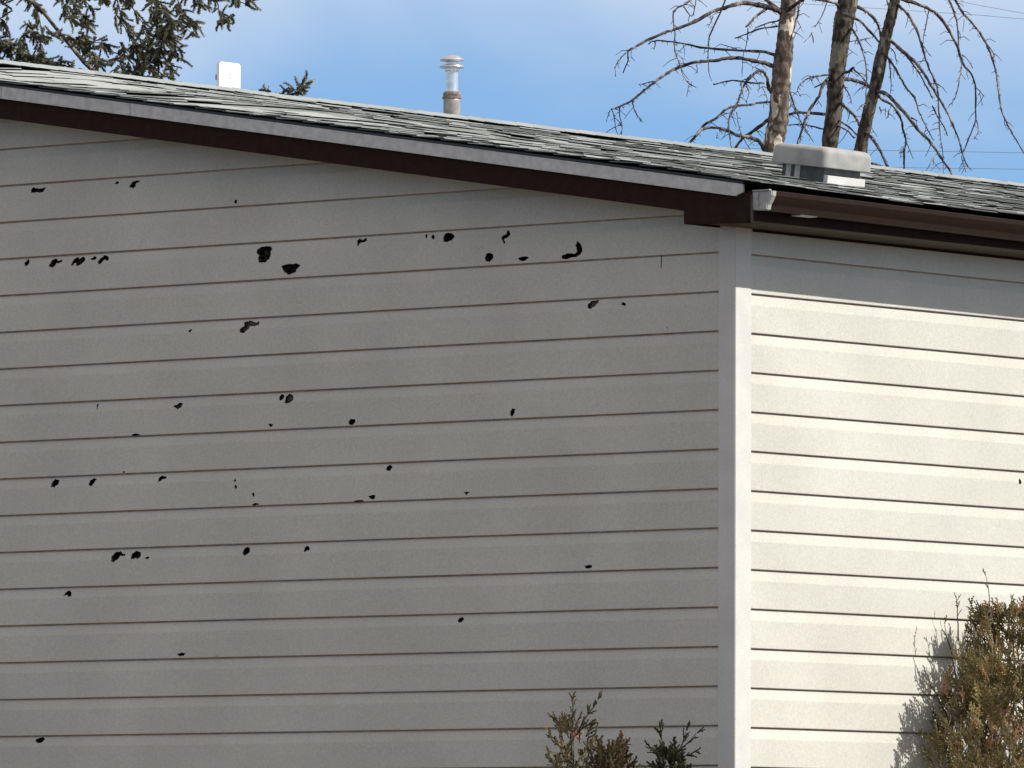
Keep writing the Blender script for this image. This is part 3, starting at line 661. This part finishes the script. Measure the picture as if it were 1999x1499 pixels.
D1, D2, D3 = 66.0, 67.2, 65.2
t1 = thing('dead_tree', 'dead tree with peeling cream-patched bark, leftmost of the three bare trunks behind the roof', 'tree', group='bare trees behind the roof')
trunk([(1503, 330, 44), (1511, 280, 40), (1520, 225, 39), (1523, 180, 37), (1527, 130, 35), (1532, 80, 33), (1537, 30, 31), (1541, -20, 29), (1550, -300, 20), (1560, -700, 6)], D1, t1, M_BARK1, 1)
B1 = [
 [(cz([(1740,130),(1640,80),(1480,45),(1360,30),(1250,50),(1150,85),(1060,110),(880,210),(690,285),(580,320),(420,390),(300,455),(225,500)]), 8.5, 3, -.8),
  (cz([(225,500),(230,590),(180,710)]), 2.8, 1.6, -.8), (cz([(215,510),(140,590),(105,660),(110,740)]), 1.7, .9, -.8), (cz([(1190,-30),(1150,80),(1080,230),(1030,340),(1015,450),(1010,550),(1020,710)]), 3, 1.4, -.35), (cz([(1060,160),(1040,210),(1010,270)]), 1.6, 1, -.35), (cz([(260,550),(300,600)]), 1.5, .8, -.8)],
 [(cz([(1660,535),(1520,500),(1250,490),(930,460),(760,420),(580,400),(480,400),(430,430)]), 5, 1.6, .6), (cz([(500,400),(485,490)]), 1.5, 1, .55), (cz([(1290,480),(1240,460),(1190,445)]), 1.5, 1, .2)],
 [(cz([(1650,650),(1580,620),(1480,595),(1330,570),(1200,565),(1080,590),(900,605),(740,650),(620,710),(500,790),(400,870),(280,970),(160,1030),(70,1065)]), 7, 2.6, -.5),
  (cz([(70,1065),(40,1110),(15,1190)]), 1.6, .9, -.5), (cz([(500,785),(400,810),(330,825)]), 2, 1.2, -.35), (cz([(270,975),(290,1060),(320,1120),(360,1185)]), 2.4, 1.5, -.4), (cz([(150,1030),(150,1120),(170,1220),(170,1315)]), 2.2, 1.2, -.45),
  (cz([(75,1070),(100,1150),(110,1260),(140,1325)]), 1.8, 1, -.5), (cz([(100,1150),(150,1190),(165,1230)]), 1.4, 1, -.5), (cz([(900,630),(905,720)]), 1.4, .9, -.2)],
 [(cz([(840,-60),(830,10),(760,50),(690,95),(670,170),(685,320),(680,450),(700,540),(740,640),(770,740),(830,820),(870,840)]), 3.2, 1.2, -1.0), (cz([(820,830),(805,940)]), 1.3, .8, -1), (cz([(700,520),(800,590)]), 1.3, .8, -.8), (cz([(770,60),(850,160),(880,60),(900,-30)]), 2, 1.3, -.5), (cz([(850,830),(850,790)]), 1.2, .8, -1)],
 [(cz([(1600,70),(1560,100),(1470,170),(1380,260)]), 4.5, 3.4, -.3), (cz([(1400,270),(1390,400),(1350,560),(1345,720)]), 1.8, 1.1, -.3)],
 [(cz([(1700,200),(1590,225),(1470,275)]), 2.8, 1.6, .3)],
 [(cz([(1690,255),(1500,285),(1350,345),(1270,370)]), 3.2, 1.8, .1)],
 [(cz([(1630,900),(1600,860),(1590,770),(1550,700),(1500,690),(1440,740),(1360,830),(1330,920),(1290,1010),(1240,1090),(1215,1160),(1215,1280),(1240,1440)]), 5.5, 2, -.9),
  (cz([(1560,810),(1450,810),(1370,800),(1250,785),(1060,825)]), 3.4, 2.4, -.4), (cz([(1540,840),(1580,930),(1590,1000)]), 2, 1.2, -.4), (cz([(1530,690),(1480,660),(1440,650)]), 1.5, .8, -.3), (cz([(1430,720),(1400,760),(1340,790),(1320,840)]), 2.2, 1.2, -.5), (cz([(1390,840),(1410,900),(1380,1000)]), 1.5, .9, -.5)],
 [(cz([(1650,995),(1520,1000),(1400,1025),(1300,1030),(1180,1070),(1090,1150),(970,1220),(930,1280),(850,1370),(800,1420)]), 3.6, 4, -.5), (cz([(1300,1035),(1230,1100),(1140,1100)]), 1.6, 1, -.3)],
 [(cz([(1560,1460),(1520,1390),(1480,1360),(1380,1330),(1300,1320),(1200,1275),(1080,1245),(950,1260),(890,1330)]), 7, 4, -.7), (cz([(1100,1290),(1095,1350)]), 1.2, .8, -.5)],
 [(cz([(1590,1170),(1480,1260),(1400,1310),(1330,1370),(1265,1465)]), 5.5, 4, .8), (cz([(1290,1090),(1310,1230),(1350,1330),(1420,1460)]), 1.7, 1.1, .3)],
 [(cz([(1740,120),(1640,50),(1580,0),(1480,-90)]), 6.5, 5, .4)],
 [(cz([(1760,120),(1850,50),(1920,0),(2000,-60)]), 6.5, 5, -.6), (cz([(1910,10),(1880,150),(1840,310),(1800,440)]), 2.2, 1.2, -.5)],
 [(cz([(1790,850),(1830,960),(1860,1050),(1900,1090)]), 3, 2, .4), (cz([(1830,990),(1800,1060),(1770,1120)]), 1.8, 1.2, .4)],
]
for i, b_ in enumerate(B1): branch_obj(b_, D1, t1, 10+i)
t2 = thing('dead_tree', 'dead tree with dark scaly trunk, middle one of three behind the roof vent', 'tree', group='bare trees behind the roof')
trunk([(1617, 330, 34), (1619, 290, 32), (1626, 230, 32), (1631, 170, 32), (1636, 120, 33), (1642, 75, 34), (1649, 35, 37), (1656, -5, 36), (1690, -300, 26), (1720, -700, 6)], D2, t2, M_BARK2, 2)
B2 = [
 [(dz_([(640,690),(600,720),(570,760),(540,850),(460,970),(420,1060),(380,1170),(350,1270)]), 5.5, 3.5, -.5), (dz_([(610,710),(570,740),(500,775)]), 3.5, 2, -.1), (dz_([(520,880),(560,930)]), 1.4, .8, -.2), (dz_([(385,1150),(370,1270)]), 2, 1.2, -.4), (dz_([(410,1150),(480,1240)]), 2, 1.2, -.4), (dz_([(390,1150),(440,1080)]), 1.2, .8, -.4)],
 [(dz_([(600,1015),(440,1000),(340,1000),(245,1020)]), 5, 4, .5)],
 [(dz_([(580,1145),(430,1110),(370,1100),(240,1110)]), 2.8, 1.6, .3)],
 [(dz_([(650,660),(560,670),(490,680),(400,720),(350,790),(375,855)]), 3, 1.2, -.7), (dz_([(480,672),(500,692)]), 4, 3, -.3)],
 [(dz_([(750,90),(700,40),(640,15),(520,-5),(420,-20)]), 4.6, 3.6, -.3), (dz_([(610,20),(560,150),(505,245)]), 2, 1.3, -.3), (dz_([(540,200),(565,290)]), 1.1, .7, -.3)],
 [(dz_([(480,285),(460,320),(405,375)]), 1.8, 1, -.5), (dz_([(475,290),(490,385)]), 1.3, .9, -.5)],
 [(dz_([(300,-40),(360,90),(330,230),(290,340)]), 1.8, 1, -.8), (dz_([(350,180),(400,290)]), 1.3, .8, -.8)],
 [(dz_([(740,655),(800,635),(845,600)]), 4, 4.5, -.3)],
 [(dz_([(720,910),(760,940),(810,980),(870,1050),(900,1110)]), 5.5, 4.5, -.8)],
 [(dz_([(710,1060),(810,1130),(880,1200)]), 3.6, 2.6, -.6)], [(dz_([(700,1110),(790,1160),(850,1225)]), 2.8, 2, -.4)],
 [(dz_([(740,715),(780,700),(860,715),(940,740),(1010,790)]), 6.5, 4.5, .5)],
 [(dz_([(850,620),(920,680),(990,770)]), 3.2, 2.6, .2)],
 [(dz_([(850,50),(900,70),(970,110),(1040,180),(1075,260),(1085,320)]), 5.5, 3.6, .5)],
 [(dz_([(830,150),(870,165),(940,220),(1010,300),(1090,390)]), 4.5, 3.4, .5)],
 [(dz_([(820,240),(850,280),(900,380),(940,500),(960,650),(955,880)]), 4, 1.6, -.6), (dz_([(800,430),(880,490)]), 1.2, .8, -.3), (dz_([(860,200),(880,280)]), 1.2, .8, -.3), (dz_([(800,370),(920,350),(1000,335)]), 1.6, 1.1, -.2)],
 [(dz_([(750,740),(780,790),(810,840),(830,920)]), 2.5, 1.3, -.3)],
 [(dz_([(300,930),(345,1010),(390,1100),(440,1180),(490,1260)]), 1.6, 1, -.7)],
]
for i, b_ in enumerate(B2): branch_obj(b_, D2, t2, 40+i)
t3 = thing('dead_tree', 'dead tree leaning right with long drooping branches, rightmost of the three', 'tree', group='bare trees behind the roof')
trunk([(1672, 340, 27), (1681, 285, 25), (1692, 235, 25), (1704, 185, 24), (1717, 130, 23), (1729, 75, 22), (1742, 20, 21), (1753, -30, 20), (1810, -300, 13), (1870, -600, 4)], D3, t3, M_BARK2, 3)
B3 = [
 [(ez([(290,300),(340,340),(420,410),(500,480),(570,560),(630,660),(690,760),(760,880),(810,980),(860,1110),(890,1230),(930,1320)]), 6, 1.8, -1.2), (ez([(880,1230),(890,1290),(915,1360)]), 1.5, 1, -1.2), (ez([(930,1310),(960,1350)]), 1.2, .8, -1.2)],
 [(ez([(400,390),(460,460),(540,570),(600,680),(650,780)]), 3.6, 2, .5)],
 [(ez([(350,10),(390,50),(460,120),(530,250),(570,380),(610,510),(660,620),(690,710),(700,880),(710,1060),(730,1200),(735,1340)]), 5.2, 1.2, -.4), (ez([(580,360),(630,440)]), 1.3, .8, -.3)],
 [(ez([(370,-20),(430,0),(530,30),(640,80),(720,150),(790,260),(850,380),(890,500),(960,590),(990,700),(990,850),(990,950),(940,1080),(895,1200)]), 6, 1.8, .9),
  (ez([(880,430),(920,460),(970,540)]), 1.8, 1.2, .6), (ez([(990,690),(1040,740),(1050,770)]), 2, 1, .7), (ez([(1020,740),(1045,830)]), 1.2, .8, .7), (ez([(1000,950),(1010,1040),(975,1100)]), 1.8, 1.1, .8), (ez([(625,70),(600,190),(570,350)]), 2, 1.3, .3)],
 [(ez([(740,-60),(780,0),(830,120),(850,260),(860,400),(880,520),(860,640),(830,770),(780,830)]), 3.6, 1.3, -.9)],
 [(ez([(760,-80),(830,0),(880,90),(980,200),(1060,320),(1110,430),(1150,560),(1170,700),(1190,850),(1230,960),(1290,1070),(1350,1170),(1400,1260)]), 4.4, 1.8, -1.3), (ez([(1080,350),(1130,420),(1130,480)]), 2, 1.3, -.7), (ez([(900,150),(890,250)]), 1.1, .7, -.4)],
 [(ez([(190,710),(250,730),(310,760),(400,860),(470,940),(530,1020),(620,1110),(700,1220),(760,1310),(820,1395)]), 6.5, 3.6, -.8), (ez([(480,930),(530,955)]), 3, 1.6, -.4)],
 [(ez([(220,760),(260,790),(340,840),(400,940),(420,1040),(440,1110),(425,1200),(425,1345)]), 4.6, 3, .9), (ez([(440,1120),(500,1260)]), 1.8, 1, .6), (ez([(430,1160),(385,1210)]), 1.8, 1, .6)],
 [(ez([(290,450),(330,500),(390,600),(440,690),(510,780),(550,900),(600,1000),(660,1110)]), 3.8, 1.6, -.3), (ez([(440,690),(520,770)]), 1.6, 1, -.2)],
 [(ez([(320,380),(350,420),(370,510)]), 2, 1.2, .3)], [(ez([(305,480),(320,600),(320,740)]), 2.2, 1.2, .5)],
 [(ez([(110,1040),(150,1070),(200,1130),(240,1200),(295,1320)]), 5, 4.6, -.6)],
 [(ez([(650,840),(690,920),(740,1000),(770,1075)]), 2.6, 1.7, .6), (ez([(700,860),(705,940)]), 1.6, 1, .6)],
 [(ez([(660,1240),(630,1300),(590,1365)]), 2.2, 1.3, -.3), (ez([(660,1250),(655,1310)]), 1.2, .8, -.3)],
 [(ez([(170,1290),(230,1310),(300,1335)]), 5, 3.5, .6)],
 [(ez([(130,830),(90,830),(50,880)]), 1.9, 1, -.4)], [(ez([(230,850),(245,890)]), 2.5, 1.5, -.3), (ez([(275,850),(275,920)]), 1.3, 1, -.3), (ez([(310,860),(295,930)]), 2.2, 1.4, -.3)],
 [(ez([(310,70),(290,0),(270,-60)]), 3.2, 2.4, .3)],
 [(ez([(160,1000),(210,1080)]), 1.3, .8, .3)],
]
for i, b_ in enumerate(B3): branch_obj(b_, D3, t3, 70+i)

# ------------------------------------------------------------------ spruce
def leafmat(name, c1, c2, c3=None, trans=.15, sc=30):
    m = bpy.data.materials.new(name); m.use_nodes = True; t = m.node_tree; b = t.nodes['Principled BSDF']; b.inputs['Roughness'].default_value = .75; b.inputs['Specular IOR Level'].default_value = .2
    at = N(t, 'ShaderNodeAttribute', attribute_name='tone')
    r = N(t, 'ShaderNodeValToRGB'); e = r.color_ramp.elements; e[0].position = 0; e[0].color = (*c1, 1); e[1].position = 1 if not c3 else .8; e[1].color = (*c2, 1)
    if c3: q_ = e.new(.93); q_.color = (*c3, 1)
    t.links.new(at.outputs['Fac'], r.inputs[0]); t.links.new(r.outputs[0], b.inputs['Base Color'])
    tr = N(t, 'ShaderNodeBsdfTranslucent'); t.links.new(r.outputs[0], tr.inputs[0]); ms = N(t, 'ShaderNodeMixShader'); ms.inputs[0].default_value = trans
    out = [n for n in t.nodes if n.type == 'OUTPUT_MATERIAL'][0]
    t.links.new(b.outputs[0], ms.inputs[1]); t.links.new(tr.outputs[0], ms.inputs[2]); t.links.new(ms.outputs[0], out.inputs[0])
    return m
M_NEEDLE = leafmat('spruce_needles', (.055, .056, .038), (.29, .28, .19), (.44, .43, .33))
class Leaves:
    def __init__(s): s.v = []; s.f = []; s.t = []
    def blade(s, a, d, side, w, tone):           # narrow tapering leaf
        b = len(s.v); m = a+d*.5
        s.v += [tuple(a-side*w*.35), tuple(a+side*w*.35), tuple(m+side*w*.5), tuple(a+d), tuple(m-side*w*.5)]
        s.f.append((b, b+1, b+2, b+3, b+4)); s.t.append(tone)
def rvec(rg):
    while 1:
        v = Vector((rg.uniform(-1, 1), rg.uniform(-1, 1), rg.uniform(-1, 1)))
        if .05 < v.length < 1: return v.normalized()
def shoot(L, rg, a, d, ln, tone):                # bottle-brush spruce shoot
    d = d.normalized(); s1 = d.cross(rvec(rg)).normalized(); s2 = d.cross(s1)
    bend = rvec(rg)*.25
    n = int(ln/.0015)
    for i in range(n):
        t = i/n; p = a+(d+bend*t*t)*ln*t; w = i*2.4+rg.uniform(-.5, .5); o_ = s1*math.cos(w)+s2*math.sin(w)
        nl = .025*(1-.3*t)*rg.uniform(.7, 1.2)
        dd = (o_*1.0+d*.7).normalized()*nl
        L.blade(p, dd, dd.cross(d).normalized(), .0085, min(1, max(0, tone+rg.uniform(-.18, .18))))
    L.blade(a, d*ln, s1, .012, .1); L.blade(a, d*ln, s2, .012, .1)
spruce = thing('spruce_tree', 'green-grey spruce with hanging needle boughs behind the left end of the roof', 'tree')
DS = 64.0; rg = random.Random(11); LV = Leaves(); TB = Tubes(); sS = DS/FPX
def bough(pts, spread, w0=3, w1=1.2, dens=1.0, dep=0, limb=True, size=1.0):
    sp = smoothpts(pts, 5); drift = rg.uniform(-.5, .5)+dep; P = [at_depth(q_[0]+rg.uniform(-1, 1), q_[1]+rg.uniform(-1, 1), DS+drift) for q_ in sp]
    if limb: TB.tube(P, [(w0+(w1-w0)*i/(len(P)-1))*.5*sS for i in range(len(P))], 5)
    lenpx = sum(math.dist(sp[i][:2], sp[i+1][:2]) for i in range(len(sp)-1))
    n = int(lenpx*spread/95.0*dens*2.9)+2
    for _ in range(n):
        i = rg.randrange(len(P)-1); p0 = P[i].lerp(P[i+1], rg.random()); ax_ = (P[i+1]-P[i]).normalized()
        o_ = rvec(rg); o_.z *= .6; rad = abs(rg.gauss(0, .55))*spread*sS
        st = p0+o_*min(rad, spread*1.1*sS)
        d = (o_*.9+ax_*.5+Vector((0, 0, rg.uniform(-.9, .35))))
        tn = rg.choice((.05, .15, .4, .6, .8, .9)) if rg.random() < .6 else rg.uniform(.25, .75)
        shoot(LV, rg, st, d, rg.uniform(.05, .10)*size, tn)
        if rad > .03: TB.tube([p0, (p0+st)*.5+Vector((0, 0, -.01)), st], [.9*sS, .8*sS, .6*sS], 4)
G = bough
G([(-30,90),(20,97),(60,112),(110,122)], 17, dens=1.3); G([(-30,120),(30,122),(80,126),(118,128)], 12, dens=1.2); G([(-15,70),(5,80),(20,95)], 14)
G([(38,76),(42,95),(46,105)], 7); G([(47,66),(50,80),(48,100)], 5); G([(56,38),(60,55),(72,70),(95,76)], 8); G([(62,60),(75,78),(84,95),(78,112)], 10, dens=1.1)
G([(50,-10),(66,12),(76,32),(82,60),(88,72)], 10, dens=.8); G([(88,50),(100,64),(112,72)], 9, dens=.7); G([(-5,-5),(12,12),(14,40),(10,70)], 8, dens=.6); G([(-20,20),(0,35),(8,55)], 9, dens=.8)
G([(120,-10),(126,10),(130,28),(140,36)], 10, dens=1.1); G([(140,-12),(146,10),(160,30),(172,44)], 10, dens=1.1); G([(160,-12),(170,6),(185,22)], 8, dens=1.1); G([(130,32),(150,36),(168,44),(176,58)], 7)
G([(205,-10),(205,5)], 9); G([(185,-8),(215,3)], 7)
G([(165,62),(158,72),(150,80)], 7); G([(130,72),(150,78),(172,80),(196,84),(205,90)], 11, dens=1.3); G([(150,85),(168,95),(182,110),(196,130)], 13, dens=1.4); G([(176,100),(190,115),(205,128)], 9)
G([(120,126),(135,130),(152,136)], 5, dens=.8); G([(215,142),(232,132),(245,140)], 7); G([(212,118),(228,113),(244,116)], 4, dens=1.2); G([(220,102),(238,106),(250,110)], 3.5); G([(234,82),(242,96),(252,108)], 5)
G([(228,-10),(234,20),(246,48),(262,72)], 8, dens=.9); G([(250,-10),(262,20),(275,40),(285,60)], 9, dens=1.0); G([(226,30),(224,52)], 4, dens=.7); G([(236,40),(250,66),(262,90)], 6, dens=.7)
G([(285,-10),(298,14),(310,36),(312,60)], 14, dens=1.3); G([(300,-10),(318,12),(330,34),(326,60),(318,84)], 13, dens=1.3); G([(312,56),(318,84),(310,112),(302,136)], 17, dens=1.5); G([(282,62),(292,84),(288,110),(280,140)], 15, dens=1.5)
G([(262,80),(272,104),(276,130)], 12, dens=1.2); G([(330,64),(342,82),(344,102)], 10, dens=1.1); G([(345,-10),(352,14),(366,34),(376,50),(378,64)], 11, dens=1.2); G([(330,34),(352,44),(372,62)], 9)
G([(330,98),(342,110),(356,116)], 7); G([(315,120),(332,134),(344,140)], 8); G([(250,120),(258,138)], 10, dens=1.2); G([(300,130),(320,148),(336,152)], 6, dens=1.2); G([(260,146),(300,150)], 9, dens=1.2)
G([(360,-10),(385,4),(398,12)], 9, dens=1.1); G([(395,-12),(415,-2),(430,4)], 8); G([(455,-14),(466,0),(482,10)], 8, dens=1.1); G([(440,-10),(470,-6),(490,-2)], 7)
G([(424,4),(428,20),(436,30)], 2.5, dens=1.6); G([(432,26),(444,30),(455,36)], 2.2, dens=2); G([(432,28),(436,40),(426,46)], 2.2, dens=2); G([(436,30),(446,44)], 2.2, dens=2)
G([(540,192),(562,182),(582,172),(600,152)], 7, dens=1.25, dep=-1); G([(580,176),(590,166),(606,156)], 5, dens=1.2, dep=-1); G([(520,186),(523,176),(524,166)], 3, dens=1.3, dep=-1); G([(545,186),(560,176)], 4, dep=-1)
# wood: bare limb running down to the roof line and the limbs that carry the boughs
TB.tube([at_depth(x_, y_, DS) for x_, y_ in [(-170,-190),(-60,-90),(40,-12),(70,8),(88,28),(115,62),(140,92),(165,122),(196,150),(250,190)]], [w_*.5*sS for w_ in (13, 11, 10, 9, 7, 7, 8, 9, 9, 7)], 7)
limbs = [[(-170,-420),(0,-200),(180,-80),(330,-35),(500,-15)], [(-170,-300),(40,-130),(200,-50),(290,-12)], [(-170,60),(-60,90),(-20,95)], [(-170,190),(100,215),(400,230),(545,186)], [(-170,-60),(-60,-20),(-10,10)], [(-170,0),(-60,100),(-30,120)], [(-170,120),(60,190),(215,160),(262,146)]]
for pts in limbs: TB.tube([at_depth(x_, y_, DS+.2) for x_, y_ in pts], [w_*.5*sS for w_ in np.linspace(13, 5, len(pts))], 6)
# rest of the crown, above and left of the view
for k in range(26):
    z0_ = -250-60*k; sgn = -1 if k % 2 else 1; ln = (520-14*k)*rg.uniform(.75, 1.0)*.8
    if sgn > 0: ln = min(ln, 420)
    pts = [(-170, z0_-80), (-170+sgn*ln*.4, z0_-60), (-170+sgn*ln*.8, z0_+30), (-170+sgn*ln, z0_+110)]
    bough(pts, 26, 10, 3, .22, rg.uniform(-1.2, 1.2), True, 1.8)
for k in range(8):
    pts = [(-190, -150+60*k), (-330, -130+60*k), (-520, -60+60*k)]; bough(pts, 26, 9, 3, .3, rg.uniform(-1, 1), True, 1.8)
basep = at_depth(-170, 0, DS)
TT = Tubes(); TT.tube([Vector((basep.x, basep.y, GZ+(13.5)*t)) for t in np.linspace(0, 1, 14)], [.24*(1-.85*t) for t in np.linspace(0, 1, 14)], 14)
TT.obj('trunk', M_BARK2, spruce); TB.obj('branches', M_TWIG, spruce)
raw_obj('crown', LV.v, LV.f, M_NEEDLE, spruce, tone=LV.t)
print('spruce leaves', len(LV.f))

# ------------------------------------------------------------------ cedar shrubs
M_CEDAR = leafmat('cedar_spray', (.06, .05, .022), (.46, .38, .19), (.62, .39, .24), trans=.2)
M_CEDAR2 = leafmat('winter_cedar_spray', (.05, .038, .025), (.34, .29, .16), (.40, .25, .18), trans=.15)
def spray(L, rg, a, d, ln, tone, w=.0075, lv=0):   # flat fan of scaly twiglets
    d = d.normalized(); sd_ = d.cross(rvec(rg)).normalized(); k = max(3, int(ln/.012)); bend = rvec(rg)*.18
    nrm_ = d.cross(sd_).normalized()
    for i in range(k):
        t = (i+.3)/k; p = a+(d+bend*t)*ln*t
        p1 = a+(d+bend*min(1, t+1/k))*ln*min(1, t+1/k)
        L.blade(p, (p1-p)*1.35, sd_, w*1.1, tone+rg.uniform(-.08, .08)); L.blade(p, (p1-p)*1.35, nrm_, w*.8, tone+rg.uniform(-.08, .08))
        if i > 0:
            s = 1 if i % 2 else -1; l2 = ln*(.42*(1-t)+.10)*rg.uniform(.7, 1.2)
            dd = (d*.9+sd_*s*.75+nrm_*rg.uniform(-.2, .2)).normalized()*l2
            if l2 > .028 and lv == 0: spray(L, rg, p, dd, l2, tone, w*.9, 1)
            else: L.blade(p, dd, nrm_.cross(dd).normalized(), w, min(1, max(0, tone+rg.uniform(-.12, .12)))); L.blade(p, dd, nrm_, w*.8, min(1, max(0, tone+rg.uniform(-.12, .12))))
def shrub(name, label, cat, axis_top, radius_fn, zt, matr, n, seed, group=None, extra=(), ln=(.06, .13), tonefn=None, w=.0075, hm=1.8, sq=1.0, cull=-.12):
    """axis_top: (x,y) of the shrub; radius_fn(depth below the top) -> crown radius"""
    o = thing(name, label, cat, group=group); rg2 = random.Random(seed); L = Leaves(); T_ = Tubes(); x, y = axis_top
    stems = 6
    for s in range(stems):
        a_ = s*2.4; rr_ = radius_fn(.8)*.45*(.2+rg2.random()*.8); top = zt-.05-.35*rg2.random()
        P = [Vector((x+rr_*.35*math.cos(a_), y+rr_*.35*math.sin(a_), GZ)).lerp(Vector((x+rr_*math.cos(a_), y+rr_*math.sin(a_), top)), t) for t in np.linspace(0, 1, 9)]
        P = [p+Vector((rg2.uniform(-.012, .012), rg2.uniform(-.012, .012), 0)) for p in P]
        T_.tube(P, [.010*(1-.85*t) for t in np.linspace(0, 1, 9)], 6)
    H = zt-GZ
    for i in range(n):
        h = (rg2.random()**1.3)*min(H-.2, hm)+.02; rad = radius_fn(h)*math.sqrt(rg2.uniform(.08, 1)); a_ = rg2.uniform(0, 6.283)
        dens = noise.noise(Vector((x+rad*math.cos(a_), y+rad*math.sin(a_), h))*7.5)
        if dens < cull or (cull > -.5 and h < .30 and rg2.random() < .6): continue
        p = Vector((x+rad*math.cos(a_)*sq, y+rad*math.sin(a_), zt-h))
        d = Vector((math.cos(a_)*.55, math.sin(a_)*.55, 1.0))+rvec(rg2)*.55
        tn = (.45+.5*noise.noise(p*4)+rg2.uniform(-.2, .2)); tn = min(.86, max(0, tn))
        if rg2.random() < .07: tn = 1.0
        spray(L, rg2, p-d.normalized()*.04, d, rg2.uniform(*ln), tn, w)
    for i in range(int(n*.35)+450):              # lower skirt down to the ground
        h = rg2.uniform(hm, H-.08) if hm < H-.2 else H-.2
        rad = max(radius_fn(h), .30 if hm < 1 else .5)*math.sqrt(rg2.uniform(.1, 1))*min(1, .5+(h-hm)*.6+.35*(hm > 1)); a_ = rg2.uniform(0, 6.283)
        p = Vector((x+rad*math.cos(a_)*sq, y+rad*math.sin(a_), zt-h)); d = Vector((math.cos(a_)*.6, math.sin(a_)*.6, 1.0))+rvec(rg2)*.5
        spray(L, rg2, p, d, rg2.uniform(.12, .22), min(.86, max(0, .45+.5*noise.noise(p*4)+rg2.uniform(-.2, .2))), w*1.5)
    for (a0, a1, l_) in extra:
        P = [a0.lerp(a1, t)+rvec(rg2)*.004 for t in np.linspace(0, 1, 6)]; T_.tube(P, [.0045, .004, .0035, .003, .0025, .0015], 5)
        for k in range(l_): spray(L, rg2, P[-1-(k % 3)], (a1-a0).normalized()+rvec(rg2)*.5, .05, .3, w*.8)
    T_.obj('stem', M_TWIG, o); c_ = raw_obj('foliage', L.v, L.f, matr, o, tone=L.t); print(name, len(L.f)); return o
# big one by the sunlit wall
bx = 0.33; top = on_x(1985, 1185, bx)
def rad_big(h): return .24+.56*(1-math.exp(-h*1.5))
e0 = on_x(1941, 1260, bx-.05); e1 = on_x(1926, 1125, bx-.05)
shrub('cedar_shrub', 'tall brown-green cedar shrub in front of the sunlit siding at the right edge', 'shrub', (bx, top.y), rad_big, top.z, M_CEDAR, 7600, 5, group='cedar shrubs by the walls', sq=.6, cull=-.02,
      extra=[(e0, e1, 2), (on_x(1870, 1250, bx-.1), on_x(1868, 1175, bx-.1), 5), (on_x(1905, 1260, bx-.1), on_x(1893, 1180, bx-.1), 4), (on_x(1965, 1250, bx), on_x(1976, 1175, bx), 5), (on_x(1870, 1340, bx-.25), on_x(1845, 1220, bx-.3), 2), (on_x(1850, 1400, bx-.2), on_x(1822, 1345, bx-.3), 5)])
# three tips in front of the shaded gable
def small(px, py, Y, label, seed, n, rfun, extra=(), matr=M_CEDAR2):
    p = on_y(px, py, Y)
    shrub('cedar_shrub', label, 'shrub', (p.x, p.y), rfun, p.z, matr, n, seed, group='cedar shrubs by the walls', ln=(.05, .11), extra=extra, w=.011, hm=.45, cull=-1)
YS = -.85
small(1118, 1392, YS, 'bare-stemmed cedar tip against the shaded siding, leftmost and tallest of three', 21, 85, lambda h: .02+.13*math.sin(min(math.pi, h*9)) if h < .33 else .012,
      extra=[(on_y(1120, 1499, YS), on_y(1112, 1430, YS), 3), (on_y(1120, 1440, YS), on_y(1166, 1366, YS), 9), (on_y(1116, 1440, YS), on_y(1118, 1368, YS), 7), (on_y(1112, 1440, YS), on_y(1084, 1405, YS), 9), (on_y(1118, 1440, YS), on_y(1150, 1412, YS), 8), (on_y(1104, 1475, YS), on_y(1082, 1440, YS), 3)])
small(1192, 1452, YS-.1, 'low rounded brownish cedar top, middle one of three below the shaded siding', 22, 260, lambda h: .05+.12*(1-math.exp(-h*9)),
      extra=[(on_y(1160, 1499, YS), on_y(1160, 1450, YS), 8), (on_y(1205, 1499, YS), on_y(1213, 1446, YS), 9), (on_y(1165, 1499, YS), on_y(1150, 1462, YS), 6)])
small(1304, 1456, YS-.05, 'dark green spiky cedar tip nearest the corner trim, rightmost of three', 23, 150, lambda h: .04+.11*(1-math.exp(-h*8)),
      extra=[(on_y(1300, 1480, YS), on_y(1288, 1424, YS), 9), (on_y(1320, 1485, YS), on_y(1338, 1428, YS), 7), (on_y(1310, 1480, YS), on_y(1360, 1432, YS), 4), (on_y(1310, 1485, YS), on_y(1356, 1468, YS), 6), (on_y(1300, 1480, YS), on_y(1272, 1462, YS), 6)], matr=leafmat('green_cedar', (.03, .032, .018), (.12, .12, .065), None))

# ------------------------------------------------------------------ overhead wires
lab = ['upper of the two dark wires crossing low in the sky above the right eave', 'lower of the two dark wires just above the right end of the ridge', 'faint wire high in the sky at the top right corner', 'faint wire below the topmost one at the top right corner']
for i, (pts, wd) in enumerate([([(900, 279), (1700, 293), (1999, 298), (3200, 322)], 1.7), ([(900, 312), (1780, 327), (1999, 330), (3200, 350)], 1.7), ([(1300, -110), (1880, 4), (1999, 26), (2900, 190)], 1.2), ([(1300, -10), (1890, 28), (1999, 37), (2900, 110)], 1.2)]):
    tb = Tubes(); d = 118+6*i; sp = smoothpts(pts, 8); tb.tube([at_depth(q_[0], q_[1], d+q_[0]*.004) for q_ in sp], [wd*.5*d/FPX]*len(sp), 6)
    tag(tb.obj('power_line', M_WIRE), lab[i], 'wire', 'overhead wires')
